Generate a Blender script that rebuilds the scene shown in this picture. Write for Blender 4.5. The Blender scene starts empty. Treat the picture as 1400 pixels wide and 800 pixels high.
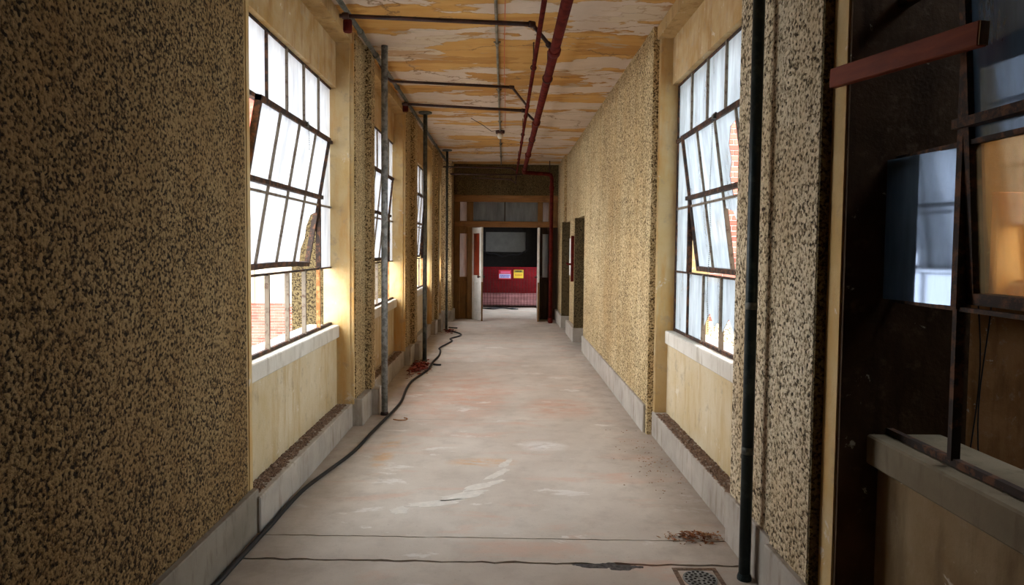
import bpy, bmesh, math, random
from mathutils import Vector, Matrix, noise
random.seed(7)
SC = bpy.context.scene
COL = SC.collection
PI = math.pi

# ---------------------------------------------------------------- camera
cam = bpy.data.cameras.new('camera'); CAM = bpy.data.objects.new('camera', cam); COL.objects.link(CAM)
cam.sensor_width = 36.0; cam.lens = 880/1400*36.0
cam.shift_y = -20/1400; cam.clip_start = 0.05; cam.clip_end = 300
def cam_matrix(yaw, pitch, roll, loc):
    f = Vector((math.sin(yaw), math.cos(yaw), 0)); r = Vector((math.cos(yaw), -math.sin(yaw), 0)); u = Vector((0, 0, 1))
    f2 = f*math.cos(pitch) - u*math.sin(pitch); u2 = u*math.cos(pitch) + f*math.sin(pitch)
    r3 = r*math.cos(roll) + u2*math.sin(roll); u3 = u2*math.cos(roll) - r*math.sin(roll)
    m = Matrix((r3, u3, -f2)).transposed().to_4x4(); m.translation = loc
    return m
CAM.matrix_world = cam_matrix(0.012, math.atan(40/880), 0.009, Vector((0, 0, 1.6)))
SC.camera = CAM

# ---------------------------------------------------------------- world: bright overcast sky
W = bpy.data.worlds.new('overcast'); SC.world = W; W.use_nodes = True
wn = W.node_tree.nodes; wl = W.node_tree.links; wn.clear()
wo = wn.new('ShaderNodeOutputWorld'); wb = wn.new('ShaderNodeBackground')
tc = wn.new('ShaderNodeTexCoord'); sx = wn.new('ShaderNodeSeparateXYZ'); rp = wn.new('ShaderNodeValToRGB')
rp.color_ramp.elements[0].position = 0.0; rp.color_ramp.elements[0].color = (0.93, 0.95, 1.0, 1)
rp.color_ramp.elements[1].position = 1.0; rp.color_ramp.elements[1].color = (0.86, 0.93, 1.0, 1)
wl.new(tc.outputs['Generated'], sx.inputs[0]); wl.new(sx.outputs['Z'], rp.inputs[0]); wl.new(rp.outputs[0], wb.inputs['Color'])
wb.inputs['Strength'].default_value = 5.5
wl.new(wb.outputs[0], wo.inputs[0])
try:
    W.cycles.sampling_method = 'AUTOMATIC'
except Exception:
    pass
def portal(x, y, z, wy, wz, side):
    d = bpy.data.lights.new('window_portal', 'AREA'); d.shape = 'RECTANGLE'; d.size = wz; d.size_y = wy; d.cycles.is_portal = True
    o = bpy.data.objects.new('window_portal', d); COL.objects.link(o); o.location = (x, y, z)
    o.rotation_euler = (0, math.radians(90)*(1 if side > 0 else -1), 0)

SC.view_settings.view_transform = 'Standard'; SC.view_settings.look = 'None'; SC.view_settings.gamma = 1.0
SC.view_settings.use_curve_mapping = False
SC.view_settings.exposure = 1.2
try:
    SC.cycles.max_bounces = 14; SC.cycles.diffuse_bounces = 10; SC.cycles.transparent_max_bounces = 16
    SC.cycles.transmission_bounces = 8; SC.cycles.sample_clamp_indirect = 8.0; SC.cycles.use_denoising = True
    SC.cycles.caustics_reflective = False; SC.cycles.caustics_refractive = False
except Exception:
    pass

# ---------------------------------------------------------------- node helpers
class NT:
    def __init__(s, name):
        s.m = bpy.data.materials.new(name); s.m.use_nodes = True
        s.n = s.m.node_tree.nodes; s.l = s.m.node_tree.links; s.n.clear()
        s.out = s.n.new('ShaderNodeOutputMaterial'); s.b = s.n.new('ShaderNodeBsdfPrincipled')
        s.l.new(s.b.outputs[0], s.out.inputs[0]); s.tc = s.n.new('ShaderNodeTexCoord')
        s.geo = s.n.new('ShaderNodeNewGeometry')
        s.b.inputs['Specular IOR Level'].default_value = 0.3
    def put(s, v, inp):
        if isinstance(v, bpy.types.NodeSocket): s.l.new(v, inp)
        else: inp.default_value = v if not (isinstance(v, tuple) and len(v) == 3 and inp.type == 'RGBA') else (*v, 1)
    def pos(s, scale=(1, 1, 1), loc=(0, 0, 0)):
        mp = s.n.new('ShaderNodeMapping'); mp.inputs['Scale'].default_value = scale; mp.inputs['Location'].default_value = loc
        s.l.new(s.tc.outputs['Object'], mp.inputs[0]); return mp.outputs[0]
    def noise(s, vec, scale, detail=4, rough=.55, dist=0.0, color=False):
        t = s.n.new('ShaderNodeTexNoise'); s.l.new(vec, t.inputs['Vector'])
        t.inputs['Scale'].default_value = scale; t.inputs['Detail'].default_value = detail
        t.inputs['Roughness'].default_value = rough; t.inputs['Distortion'].default_value = dist
        return t.outputs['Color' if color else 'Fac']
    def voro(s, vec, scale, feature='F1', out='Color', rnd=1.0):
        t = s.n.new('ShaderNodeTexVoronoi'); t.feature = feature; s.l.new(vec, t.inputs['Vector']); t.inputs['Scale'].default_value = scale
        t.inputs['Randomness'].default_value = rnd
        return t.outputs[out]
    def ramp(s, fac, stops, interp='LINEAR'):
        r = s.n.new('ShaderNodeValToRGB'); r.color_ramp.interpolation = interp; e = r.color_ramp.elements
        while len(e) < len(stops): e.new(0.5)
        for i, (p, c) in enumerate(stops):
            e[i].position = p
            e[i].color = (c, c, c, 1) if not isinstance(c, tuple) else (*c, 1)
        s.l.new(fac, r.inputs[0]); return r.outputs[0]
    def mix(s, fac, a, b, mode='MIX'):
        x = s.n.new('ShaderNodeMix'); x.data_type = 'RGBA'; x.blend_type = mode
        s.put(fac, x.inputs[0]); s.put(a, x.inputs[6]); s.put(b, x.inputs[7]); return x.outputs[2]
    def math(s, op, a, b=0.0, clamp=False):
        x = s.n.new('ShaderNodeMath'); x.operation = op; x.use_clamp = clamp; s.put(a, x.inputs[0]); s.put(b, x.inputs[1]); return x.outputs[0]
    def sep(s, vec):
        x = s.n.new('ShaderNodeSeparateXYZ'); s.l.new(vec, x.inputs[0]); return x.outputs
    def rand(s):
        x = s.n.new('ShaderNodeObjectInfo'); return x.outputs['Random']
    def bump(s, h, strength=.5, dist=.01, prev=None):
        x = s.n.new('ShaderNodeBump'); x.inputs['Strength'].default_value = strength; x.inputs['Distance'].default_value = dist
        s.l.new(h, x.inputs['Height'])
        if prev is not None: s.l.new(prev, x.inputs['Normal'])
        return x.outputs[0]
    def done(s, col, rough=.8, normal=None, metal=0.0, spec=None):
        s.put(col, s.b.inputs['Base Color']); s.put(rough, s.b.inputs['Roughness']); s.put(metal, s.b.inputs['Metallic'])
        if normal is not None: s.l.new(normal, s.b.inputs['Normal'])
        if spec is not None: s.b.inputs['Specular IOR Level'].default_value = spec
        return s.m

def pebble_mat(name, light, mid, dark, scale=52, amount=.5):
    t = NT(name); p = t.pos()
    warp = t.mix(.25, p, t.noise(p, 30, 2, color=True), 'ADD')
    big = t.noise(p, 2.2, 4, .6)
    streak = t.noise(t.pos((3.5, 3.5, .35)), 2.0, 4, .6)
    n1 = t.noise(p, scale, 3, .62)
    n2 = t.voro(p, scale*1.15)
    v = t.sep(n2)[0]
    a = t.math('ADD', t.math('MULTIPLY', n1, .75), t.math('MULTIPLY', v, .25))
    a = t.math('ADD', a, t.math('MULTIPLY', t.math('SUBTRACT', big, .5), .16))
    lo = .5 - .12 + (amount-.5)*.25
    c = t.ramp(a, [(lo-.035, dark), (lo+.035, tuple(.5*x+.5*y for x, y in zip(dark, mid))), (lo+.075, mid), (lo+.15, light), (lo+.30, tuple(min(1, x*1.25) for x in light))])
    c = t.mix(t.ramp(streak, [(.40, 0.0), (.66, .42)]), c, (.62, .50, .30), 'MULTIPLY')
    c = t.mix(t.ramp(t.noise(p, 1.1, 3, .6), [(.42, 0.0), (.68, .4)]), c, (.60, .44, .26), 'MULTIPLY')
    dist = t.voro(p, scale*1.15, 'F1', 'Distance')
    h = t.math('ADD', a, t.math('MULTIPLY', dist, -.35))
    nb = t.bump(h, 1.0, .014)
    return t.done(c, .9, nb, spec=.2)

M = {}
M['pebble'] = pebble_mat('pebbledash', (.64, .505, .29), (.37, .26, .12), (.060, .035, .015), 72, .49)
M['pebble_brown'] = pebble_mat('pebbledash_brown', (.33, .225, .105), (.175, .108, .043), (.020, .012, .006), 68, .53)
M['pebble_grey'] = pebble_mat('pebbledash_grey', (.66, .57, .41), (.36, .28, .17), (.04, .028, .017), 58, .44)
M['pebble_dark'] = pebble_mat('pebbledash_dark', (.16, .12, .055), (.09, .062, .026), (.02, .012, .006), 84)

def plaster_mat(name, a, b, stain, s=1.0, grime=(.30, .24, .17)):
    t = NT(name); p = t.pos()
    n = t.noise(p, 2.2*s, 6, .62, .3); m = t.noise(t.pos((3, 3, .6)), 2.6*s, 5, .6)
    c = t.mix(t.ramp(n, [(.35, 0.0), (.65, 1.0)]), a, b)
    c = t.mix(t.ramp(m, [(.50, 0.0), (.72, .8)]), c, stain)
    c = t.mix(t.ramp(t.noise(p, 9*s, 6, .7), [(.56, 0.0), (.68, .45)]), c, grime)
    c = t.mix(t.ramp(t.noise(p, 5*s, 5, .7, .5), [(.64, 0.0), (.68, .6)]), c, (.70, .64, .52))
    h = t.math('ADD', n, t.math('MULTIPLY', t.noise(p, 45, 5, .65), .35))
    return t.done(c, .85, t.bump(h, .5, .012), spec=.2)
M['plaster'] = plaster_mat('ochre_plaster', (.53, .35, .135), (.60, .455, .25), (.54, .27, .06))
M['apron'] = plaster_mat('apron_plaster', (.54, .42, .235), (.62, .53, .37), (.46, .31, .13))
M['apron_grime_shade'] = plaster_mat('grimy_shaded_apron', (.20, .125, .055), (.28, .20, .11), (.11, .07, .03))  # grimy plaster, darkened further in colour to paint the bay's dimness
M['lintel'] = plaster_mat('lintel_plaster', (.46, .29, .11), (.56, .42, .24), (.34, .17, .05), 1.6, (.40, .36, .28))
M['beam'] = plaster_mat('beam_plaster', (.42, .28, .12), (.52, .36, .17), (.27, .16, .06), 2.0)
M['shaft_plaster'] = plaster_mat('rough_brown_shaft', (.24, .105, .035), (.34, .17, .07), (.14, .06, .02), 2.0, (.40, .30, .22))
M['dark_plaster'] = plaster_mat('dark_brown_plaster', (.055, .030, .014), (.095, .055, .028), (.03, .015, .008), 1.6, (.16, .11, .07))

def concrete_mat(name, a, b, dirt, s=1.0):
    t = NT(name); p = t.pos()
    n = t.noise(p, 3*s, 6, .6)
    c = t.mix(t.ramp(n, [(.35, 0.0), (.66, 1.0)]), a, b)
    c = t.mix(t.ramp(t.noise(t.pos((4, 4, .8)), 4*s, 5, .65), [(.52, 0.0), (.70, .7)]), c, dirt)
    h = t.math('ADD', n, t.math('MULTIPLY', t.noise(p, 80, 4, .6), .3))
    return t.done(c, .85, t.bump(h, .4, .006), spec=.25)
M['plinth'] = concrete_mat('plinth_concrete', (.35, .31, .26), (.47, .42, .355), (.21, .16, .11))
M['plinth_dirty'] = concrete_mat('grimy_plinth', (.22, .185, .14), (.31, .265, .21), (.13, .10, .065))
M['sill'] = concrete_mat('sill_concrete', (.60, .55, .46), (.70, .66, .58), (.38, .32, .23))
M['sill_dark'] = concrete_mat('sill_shaded', (.17, .135, .085), (.24, .195, .13), (.12, .09, .055))  # darker copy of the sill concrete, painting the dim near bay

def floor_mat():
    t = NT('floor_concrete'); p = t.pos()
    n = t.noise(p, 1.3, 7, .6); n2 = t.noise(p, 5.5, 6, .65)
    c = t.mix(t.ramp(n, [(.34, 0.0), (.68, 1.0)]), (.53, .455, .38), (.68, .605, .52))
    c = t.mix(t.ramp(n2, [(.5, 0.0), (.75, .45)]), c, (.42, .35, .29))
    pink = t.noise(t.pos((.8, 2.4, 1), (3.1, 1.7, 0)), 1.5, 5, .62, .4)
    c = t.mix(t.ramp(pink, [(.55, 0.0), (.68, .6)]), c, (.66, .42, .31))
    pz = t.sep(p)
    def zone(cx, cy, rx, ry):
        ex = t.math('POWER', t.math('DIVIDE', t.math('SUBTRACT', pz[0], cx), rx), 2.0); ey = t.math('POWER', t.math('DIVIDE', t.math('SUBTRACT', pz[1], cy), ry), 2.0)
        return t.math('SUBTRACT', 1.0, t.math('ADD', ex, ey), True)
    st = t.noise(t.pos((1.0, 2.2, 1), (5, 2, 0)), 3.2, 6, .7, .5)
    rz = t.math('ADD', zone(-.55, 7.0, .75, 1.5), zone(.55, 6.4, .45, .5), True)
    c = t.mix(t.math('MULTIPLY', rz, t.ramp(st, [(.40, .12), (.62, .85)])), c, (.60, .33, .22))
    oz = t.math('ADD', zone(-.92, 5.0, .10, .75), zone(-.15, 4.75, .3, .12), True)
    c = t.mix(t.math('MULTIPLY', oz, t.ramp(st, [(.46, 0.0), (.60, .8)])), c, (.66, .38, .17))
    c = t.mix(t.math('MULTIPLY', zone(.33, 5.15, .22, .16), t.ramp(st, [(.40, 0.0), (.58, .9)])), c, (.84, .81, .77))
    wht = t.noise(t.pos((1.1, 2.6, 1), (7.7, 4.2, 0)), 1.7, 6, .68, .3)
    c = t.mix(t.ramp(wht, [(.615, 0.0), (.65, .6)]), c, (.80, .76, .71))
    # floor darkens along both walls
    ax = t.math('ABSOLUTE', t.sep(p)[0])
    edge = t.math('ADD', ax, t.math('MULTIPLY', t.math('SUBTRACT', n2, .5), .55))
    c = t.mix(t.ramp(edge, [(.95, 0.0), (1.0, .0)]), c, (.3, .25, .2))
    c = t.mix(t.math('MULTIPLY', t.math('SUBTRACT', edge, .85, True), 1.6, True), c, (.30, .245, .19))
    c = t.mix(t.ramp(t.noise(p, 60, 3, .6), [(.62, 0.0), (.72, .35)]), c, (.28, .22, .17))
    # long pale drag mark
    h = t.math('ADD', n2, t.math('MULTIPLY', t.noise(p, 70, 4, .6), .4))
    return t.done(c, t.ramp(n2, [(.3, .55), (.7, .75)]), t.bump(h, .25, .006), spec=.4)
M['floor'] = floor_mat()
def flat(name, col, rough=.7, metal=0.0, vary=.25, s=12, spec=.3, bump=.2):
    t = NT(name); p = t.pos(); n = t.noise(p, s, 5, .65)
    c = t.mix(t.ramp(n, [(.3, 0.0), (.7, 1.0)]), tuple(x*(1-vary) for x in col), tuple(min(1, x*(1+vary)) for x in col))
    return t.done(c, rough, t.bump(n, bump, .004), metal, spec)
M['joint'] = flat('joint_dirt', (.07, .055, .045), .95)
M['floor_patch'] = flat('pale_scrape', (.70, .645, .57), .8, s=20, vary=.12)
M['floor_spall'] = flat('dark_spall', (.10, .09, .085), .95, s=40, vary=.6, bump=.8)

def ceiling_mat():
    t = NT('peeling_ceiling'); 
    p = t.pos((.62, 1.65, 1)); q = t.pos((.45, 1.3, 1), (4.3, 2.2, 0))
    w = t.mix(.14, p, t.noise(t.pos(), 5, 4, .6, color=True), 'ADD')
    a = t.noise(w, 1.25, 5, .52); b = t.noise(q, 1.4, 5, .55)
    under = t.mix(t.ramp(t.noise(t.pos((.7, 2.6, 1)), 3.4, 5, .6), [(.3, 0.0), (.7, 1.0)]), (.50, .25, .06), (.60, .35, .115))
    paint = t.mix(t.ramp(t.noise(t.pos(), 2.2, 5, .6), [(.3, 0.0), (.7, 1.0)]), (.52, .40, .30), (.63, .51, .40))
    y = t.sep(t.pos())[1]
    bias = t.ramp(t.math('DIVIDE', y, 14.0), [(.0, -0.0), (1.0, 1.0)])
    aa = t.math('ADD', a, t.math('MULTIPLY', t.math('SUBTRACT', bias, .45), .10))
    edge = t.ramp(aa, [(.507, 0.0), (.514, 1.0)])
    c = t.mix(edge, under, paint)
    e2 = t.ramp(b, [(.585, 0.0), (.592, 1.0)])
    mid = t.mix(t.noise(t.pos((1, 3, 1)), 4, 5, .6), (.50, .39, .27), (.62, .49, .35))
    c = t.mix(e2, c, mid)
    rim = t.ramp(aa, [(.498, 0.0), (.506, .6), (.512, 0.0)])
    c = t.mix(rim, c, (.26, .13, .04))
    rim2 = t.ramp(b, [(.579, 0.0), (.585, .5), (.590, 0.0)])
    c = t.mix(rim2, c, (.30, .17, .07))
    och = t.ramp(t.noise(t.pos((.5, 1.9, 1), (6, 3, 0)), 1.9, 6, .6, .3), [(.52, 0.0), (.535, .6)])
    c = t.mix(t.math('MULTIPLY', och, t.math('SUBTRACT', 1.0, edge)), c, (.36, .165, .04))
    gry = t.ramp(t.noise(t.pos((.7, 1.6, 1), (2, 13, 0)), 1.7, 6, .68, .4), [(.60, 0.0), (.64, .6)])
    c = t.mix(gry, c, (.40, .35, .28))
    cr = t.n.new('ShaderNodeTexVoronoi'); cr.feature = 'DISTANCE_TO_EDGE'; cr.inputs['Scale'].default_value = .9
    t.l.new(t.mix(.5, t.pos((.45, 1.2, 1)), t.noise(t.pos(), 2.5, 5, .6, color=True), 'ADD'), cr.inputs['Vector'])
    c = t.mix(t.ramp(cr.outputs['Distance'], [(.004, .75), (.010, 0.0)]), c, (.20, .11, .05))
    dirt = t.ramp(t.noise(t.pos((.8, 2, 1), (1, 9, 0)), 2.1, 6, .7), [(.58, 0.0), (.74, .55)])
    c = t.mix(dirt, c, (.36, .28, .20))
    h = t.math('ADD', t.math('MULTIPLY', edge, -.6), t.math('MULTIPLY', e2, -.4))
    return t.done(c, .8, t.bump(h, .7, .012), spec=.2)
M['ceiling'] = ceiling_mat()
def metal_mat(name, a, b, rough=.6, metal=.3, s=14, thr=.5, spec=.3):
    t = NT(name); p = t.pos(); n = t.noise(p, s, 6, .7)
    c = t.mix(t.ramp(n, [(thr-.06, 0.0), (thr+.06, 1.0)]), a, b)
    return t.done(c, rough, t.bump(n, .3, .003), metal, spec)
M['steel'] = metal_mat('rusted_sash_steel', (.035, .022, .016), (.13, .055, .025), .75, .1, 18, .54)
M['steel_grey'] = metal_mat('sash_bar_paint', (.20, .16, .115), (.09, .05, .03), .7, .1, 22, .58)
M['rust'] = metal_mat('orange_rust', (.32, .12, .035), (.50, .25, .10), .85, 0.0, 16, .5)
M['red_pipe'] = metal_mat('oxide_red_pipe', (.060, .006, .004), (.10, .012, .007), .75, .0, 10, .5, .08)
M['dark_pipe'] = metal_mat('dark_iron_pipe', (.030, .013, .010), (.055, .02, .014), .6, .0, 10, .5)
M['galv'] = metal_mat('galvanised_post', (.16, .165, .16), (.32, .33, .32), .55, .35, 22, .5)
M['galv_dark'] = metal_mat('dull_green_grey_post', (.075, .08, .07), (.14, .14, .12), .6, .3, 16, .5)
M['green_pipe'] = metal_mat('dark_green_pipe', (.008, .017, .018), (.028, .040, .038), .45, .15, 13, .57)
M['conduit'] = metal_mat('grey_conduit', (.14, .12, .085), (.24, .21, .15), .6, .25, 9, .5)
M['rubber'] = flat('black_rubber', (.012, .012, .013), .5, vary=.3)
M['wire_red'] = flat('red_wire', (.50, .10, .03), .6)
M['wood_red'] = None
def wood_mat(name, a, b, axis=1, s=1.0, rough=.65):
    t = NT(name); sc = [9*s, 9*s, 9*s]; sc[axis] = .7*s
    n = t.noise(t.pos(tuple(sc)), 3.0, 6, .65, .8)
    c = t.mix(t.ramp(n, [(.3, 0.0), (.7, 1.0)]), a, b)
    c = t.mix(t.ramp(t.noise(t.pos(), 4*s, 4, .6), [(.55, 0.0), (.72, .5)]), c, tuple(x*.4 for x in a))
    return t.done(c, rough, t.bump(n, .3, .003), spec=.3)
M['wood_red'] = wood_mat('red_brown_timber', (.15, .022, .006), (.24, .045, .012), 1)
M['wood_end'] = wood_mat('sawn_timber_end', (.24, .12, .04), (.34, .19, .07), 2, 2)
M['wood_frame'] = wood_mat('varnished_door_frame', (.13, .065, .018), (.25, .125, .035), 2)
M['wood_frame_h'] = wood_mat('varnished_door_rail', (.17, .075, .022), (.31, .15, .045), 0)
M['wood_dark'] = wood_mat('dark_door_wood', (.030, .018, .010), (.065, .035, .018), 2)
M['white_paint'] = flat('off_white_door_paint', (.66, .62, .54), .6, vary=.12, s=8)
M['red_glass'] = flat('red_painted_pane', (.25, .035, .012), .35, vary=.3, s=5)
M['dirt'] = flat('brown_ledge_dirt', (.20, .13, .09), .95, vary=.6, s=45, bump=.9)
M['leaf_brown'] = None
def leaf_mat(name, cols):
    t = NT(name); v = t.voro(t.pos(), 28)
    c = t.ramp(t.sep(v)[0], [(0, cols[0]), (.5, cols[1]), (1, cols[2])])
    return t.done(c, .8)
M['leaf_brown'] = leaf_mat('dry_leaf', ((.14, .05, .02), (.36, .14, .05), (.48, .26, .12)))
M['leaf_red'] = leaf_mat('red_leaf', ((.10, .015, .01), (.24, .035, .02), (.34, .07, .04)))

def glass_mat(name, tint, trans, haze, gloss=.08, rough=.03, sheen=(1, 1, 1)):
    """dirty pane: part clear, part hazy (translucent dust), thin gloss on top"""
    t = NT(name); t.n.remove(t.b); p = t.pos()
    tr = t.n.new('ShaderNodeBsdfTransparent'); tl = t.n.new('ShaderNodeBsdfTranslucent'); df = t.n.new('ShaderNodeBsdfDiffuse'); gl = t.n.new('ShaderNodeBsdfGlossy')
    tr.inputs[0].default_value = (*tint, 1); tl.inputs[0].default_value = (*tint, 1)
    df.inputs[0].default_value = (tint[0]*.8, tint[1]*.8, tint[2]*.8, 1)
    gl.inputs[0].default_value = (*sheen, 1); gl.inputs['Roughness'].default_value = rough
    def ms(f, a, b):
        x = t.n.new('ShaderNodeMixShader'); t.put(f, x.inputs[0]); t.l.new(a, x.inputs[1]); t.l.new(b, x.inputs[2]); return x.outputs[0]
    hz = ms(.15, tl.outputs[0], df.outputs[0])
    dirt = t.ramp(t.noise(t.pos((2.5, 2.5, .5)), 3, 5, .6), [(.3, max(0, haze-.18)), (.7, min(1, haze+.18))])
    base = ms(dirt, tr.outputs[0], hz)
    fr = t.n.new('ShaderNodeFresnel'); fr.inputs[0].default_value = 1.5
    fin = ms(t.math('MULTIPLY', fr.outputs[0], gloss/.04*.5), base, gl.outputs[0])
    t.l.new(fin, t.out.inputs[0]); return t.m
M['pane_frost'] = glass_mat('white_frosted_pane', (.98, .99, 1.0), .5, .55)
M['pane_haze'] = glass_mat('hazy_pane', (.90, .96, .99), .5, .45)
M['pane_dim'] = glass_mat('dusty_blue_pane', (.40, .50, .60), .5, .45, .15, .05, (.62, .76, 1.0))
M['pane_brown'] = glass_mat('grimy_brown_pane', (.30, .20, .10), .5, .5, .25, .08)
M['pane_amber'] = glass_mat('amber_glow_pane', (.98, .80, .55), .5, .08, .03, .05)  # amber tint put in so the orange glow carries through
M['pane_screen'] = glass_mat('transom_pane', (.55, .55, .52), .5, .6, .12, .1)
M['pane_pink'] = glass_mat('milky_sidelight_pane', (.97, .86, .80), .5, .65, .06, .1)

def brick_mat(name, cols):
    t = NT(name); r = t.rand(); v = t.voro(t.pos((4.4, 1, 13.3)), 1.0, rnd=.4)
    f = t.math('FRACT', t.math('ADD', r, t.sep(v)[0]))
    c = t.ramp(f, [(0, cols[0]), (.5, cols[1]), (1, cols[2])])
    n = t.noise(t.pos(), 40, 5, .7)
    c = t.mix(t.math('MULTIPLY', n, .4), c, tuple(x*.6 for x in cols[1]))
    return t.done(c, .9, t.bump(n, .5, .004))
M['brick'] = brick_mat('red_brick', ((.30, .06, .04), (.42, .10, .065), (.38, .14, .10)))
M['mortar'] = flat('pale_mortar', (.62, .58, .52), .95)
M['cream_wall'] = flat('cream_render', (.36, .31, .22), .9, vary=.15, s=3)
M['ground'] = flat('asphalt_yard', (.30, .29, .27), .95, s=2)
M['red_sheet'] = flat('red_plastic_sheet', (.17, .008, .012), .16, vary=.3, s=6, spec=.6)
M['wire_dark'] = flat('dark_wire', (.05, .012, .012), .6)
M['black'] = flat('matt_black', (.012, .010, .009), .9)  # plain black for doorway backs, far wall, shaft, frame rails and grate holes
M['grey_board'] = flat('dull_grey_board', (.13, .13, .12), .6, vary=.15, s=5)
M['glow_board'] = flat('glow_board', (.92, .25, .02), .6, vary=.2, s=5)  # colour for the panel added to make the orange glow

# ---------------------------------------------------------------- mesh helpers
class MB:
    def __init__(s): s.v = []; s.f = []
    def add(s, vs, fs):
        b = len(s.v); s.v += [tuple(p) for p in vs]; s.f += [tuple(i+b for i in f) for f in fs]; return s
    def box(s, x0, x1, y0, y1, z0, z1):
        x0, x1 = sorted((x0, x1)); y0, y1 = sorted((y0, y1)); z0, z1 = sorted((z0, z1))
        return s.hexa([(x0, y0, z0), (x1, y0, z0), (x1, y1, z0), (x0, y1, z0), (x0, y0, z1), (x1, y0, z1), (x1, y1, z1), (x0, y1, z1)])
    def hexa(s, p):
        return s.add(p, [(3, 2, 1, 0), (4, 5, 6, 7), (0, 1, 5, 4), (1, 2, 6, 5), (2, 3, 7, 6), (3, 0, 4, 7)])
    def tube(s, pts, r, n=12, cap=True, closed=False):
        pts = [Vector(p) for p in pts]; k = len(pts); rings = []; prev = None
        for i, p in enumerate(pts):
            if closed: d = (pts[(i+1) % k]-pts[i-1]).normalized()
            elif i == 0: d = (pts[1]-p).normalized()
            elif i == k-1: d = (p-pts[i-1]).normalized()
            else: d = ((p-pts[i-1]).normalized()+(pts[i+1]-p).normalized()).normalized()
            if prev is None:
                up = Vector((0, 0, 1)) if abs(d.z) < .9 else Vector((1, 0, 0)); a = d.cross(up).normalized()
            else:
                a = (prev - d*prev.dot(d)).normalized()
            b = d.cross(a); prev = a
            rr = r[i] if isinstance(r, (list, tuple)) else r
            if 0 < i < k-1 and not closed:
                c = (p-pts[i-1]).normalized().dot((pts[i+1]-p).normalized()); sc = 1/max(.6, math.sqrt((1+c)/2))
            else: sc = 1
            rings.append([p+(a*math.cos(2*PI*j/n)+b*math.sin(2*PI*j/n))*rr*(sc if sc < 1.3 else 1.2) for j in range(n)])
        vs = [v for ring in rings for v in ring]; fs = []
        for i in range(k if closed else k-1):
            i2 = (i+1) % k
            for j in range(n): fs.append((i*n+j, i*n+(j+1) % n, i2*n+(j+1) % n, i2*n+j))
        if cap and not closed: fs += [tuple(range(n-1, -1, -1)), tuple((k-1)*n+j for j in range(n))]
        return s.add(vs, fs)
    def prism(s, poly, n, depth):
        """poly: 3-D outline, extruded along vector n*depth"""
        n = Vector(n)*depth; k = len(poly); a = [Vector(p) for p in poly]; b = [p+n for p in a]
        return s.add(a+b, [tuple(range(k-1, -1, -1)), tuple(range(k, 2*k))]+[(i, (i+1) % k, k+(i+1) % k, k+i) for i in range(k)])
    def build(s, name, mat, parent=None, bevel=0.0, smooth=False):
        me = bpy.data.meshes.new(name); me.from_pydata(s.v, [], s.f)
        bm = bmesh.new(); bm.from_mesh(me)
        bmesh.ops.recalc_face_normals(bm, faces=bm.faces)
        if bevel: bmesh.ops.bevel(bm, geom=list(bm.edges), offset=bevel, segments=1, affect='EDGES', clamp_overlap=True)
        bm.to_mesh(me); bm.free()
        if smooth:
            for p in me.polygons: p.use_smooth = len(p.vertices) <= 4
        me.materials.append(mat)
        o = bpy.data.objects.new(name, me); COL.objects.link(o)
        if parent is not None: o.parent = parent
        return o
def empty(name, label, cat, kind=None, group=None):
    o = bpy.data.objects.new(name, None); COL.objects.link(o); o.empty_display_size = .1
    return tag(o, label, cat, kind, group)
def tag(o, label, cat, kind=None, group=None):
    o['label'] = label; o['category'] = cat
    if kind: o['kind'] = kind
    if group: o['group'] = group
    return o
def box(name, mat, parent, x0, x1, y0, y1, z0, z1, bevel=0.0):
    return MB().box(x0, x1, y0, y1, z0, z1).build(name, mat, parent, bevel)

CEIL = 3.48; END = 14.15
# ================================================================ SETTING
# ---- floor: slabs between cracked joints
fl = empty('floor', 'worn beige grey concrete corridor floor with cracked joints', 'floor', 'structure')
box('floor_bed', M['joint'], fl, -1.6, 1.6, -3, 19.2, -.30, -.016)
def jag(y, x0, x1, amp, seed, n=90):
    return [(x0+(x1-x0)*i/n, y + (x0+(x1-x0)*i/n)*-.026 + amp*noise.noise(Vector((i*.35, seed, 0))) + amp*.5*noise.noise(Vector((i*1.7, seed, 9)))) for i in range(n+1)]
joints = [(3.205, .014, .024), (3.485, .009, .012), (5.93, .004, .004), (6.45, .003, .003), (8.95, .004, .005), (11.9, .004, .006), (14.62, .004, .012)]
prev = [(-1.55, -2.9), (1.55, -2.9)]
for i, (y, amp, gap) in enumerate(joints + [(19.0, 0, 0)]):
    far = jag(y, -1.55, 1.55, amp, i*3.1) if amp else [(-1.55, y), (1.55, y)]
    outline = [(x, yy) for x, yy in prev] + [(x, yy) for x, yy in reversed(far)]
    poly = [(x, yy, 0.0) for x, yy in outline]
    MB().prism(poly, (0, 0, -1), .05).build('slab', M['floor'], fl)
    prev = [(x, yy+gap*(.75+.9*noise.noise(Vector((x*9, i*5.0, 3))))) for x, yy in far]
def blob(name, mat, pts, z0, z1, parent):
    return MB().prism([(x, y, z1) for x, y in pts], (0, 0, -1), z1-z0).build(name, mat, parent)
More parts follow.
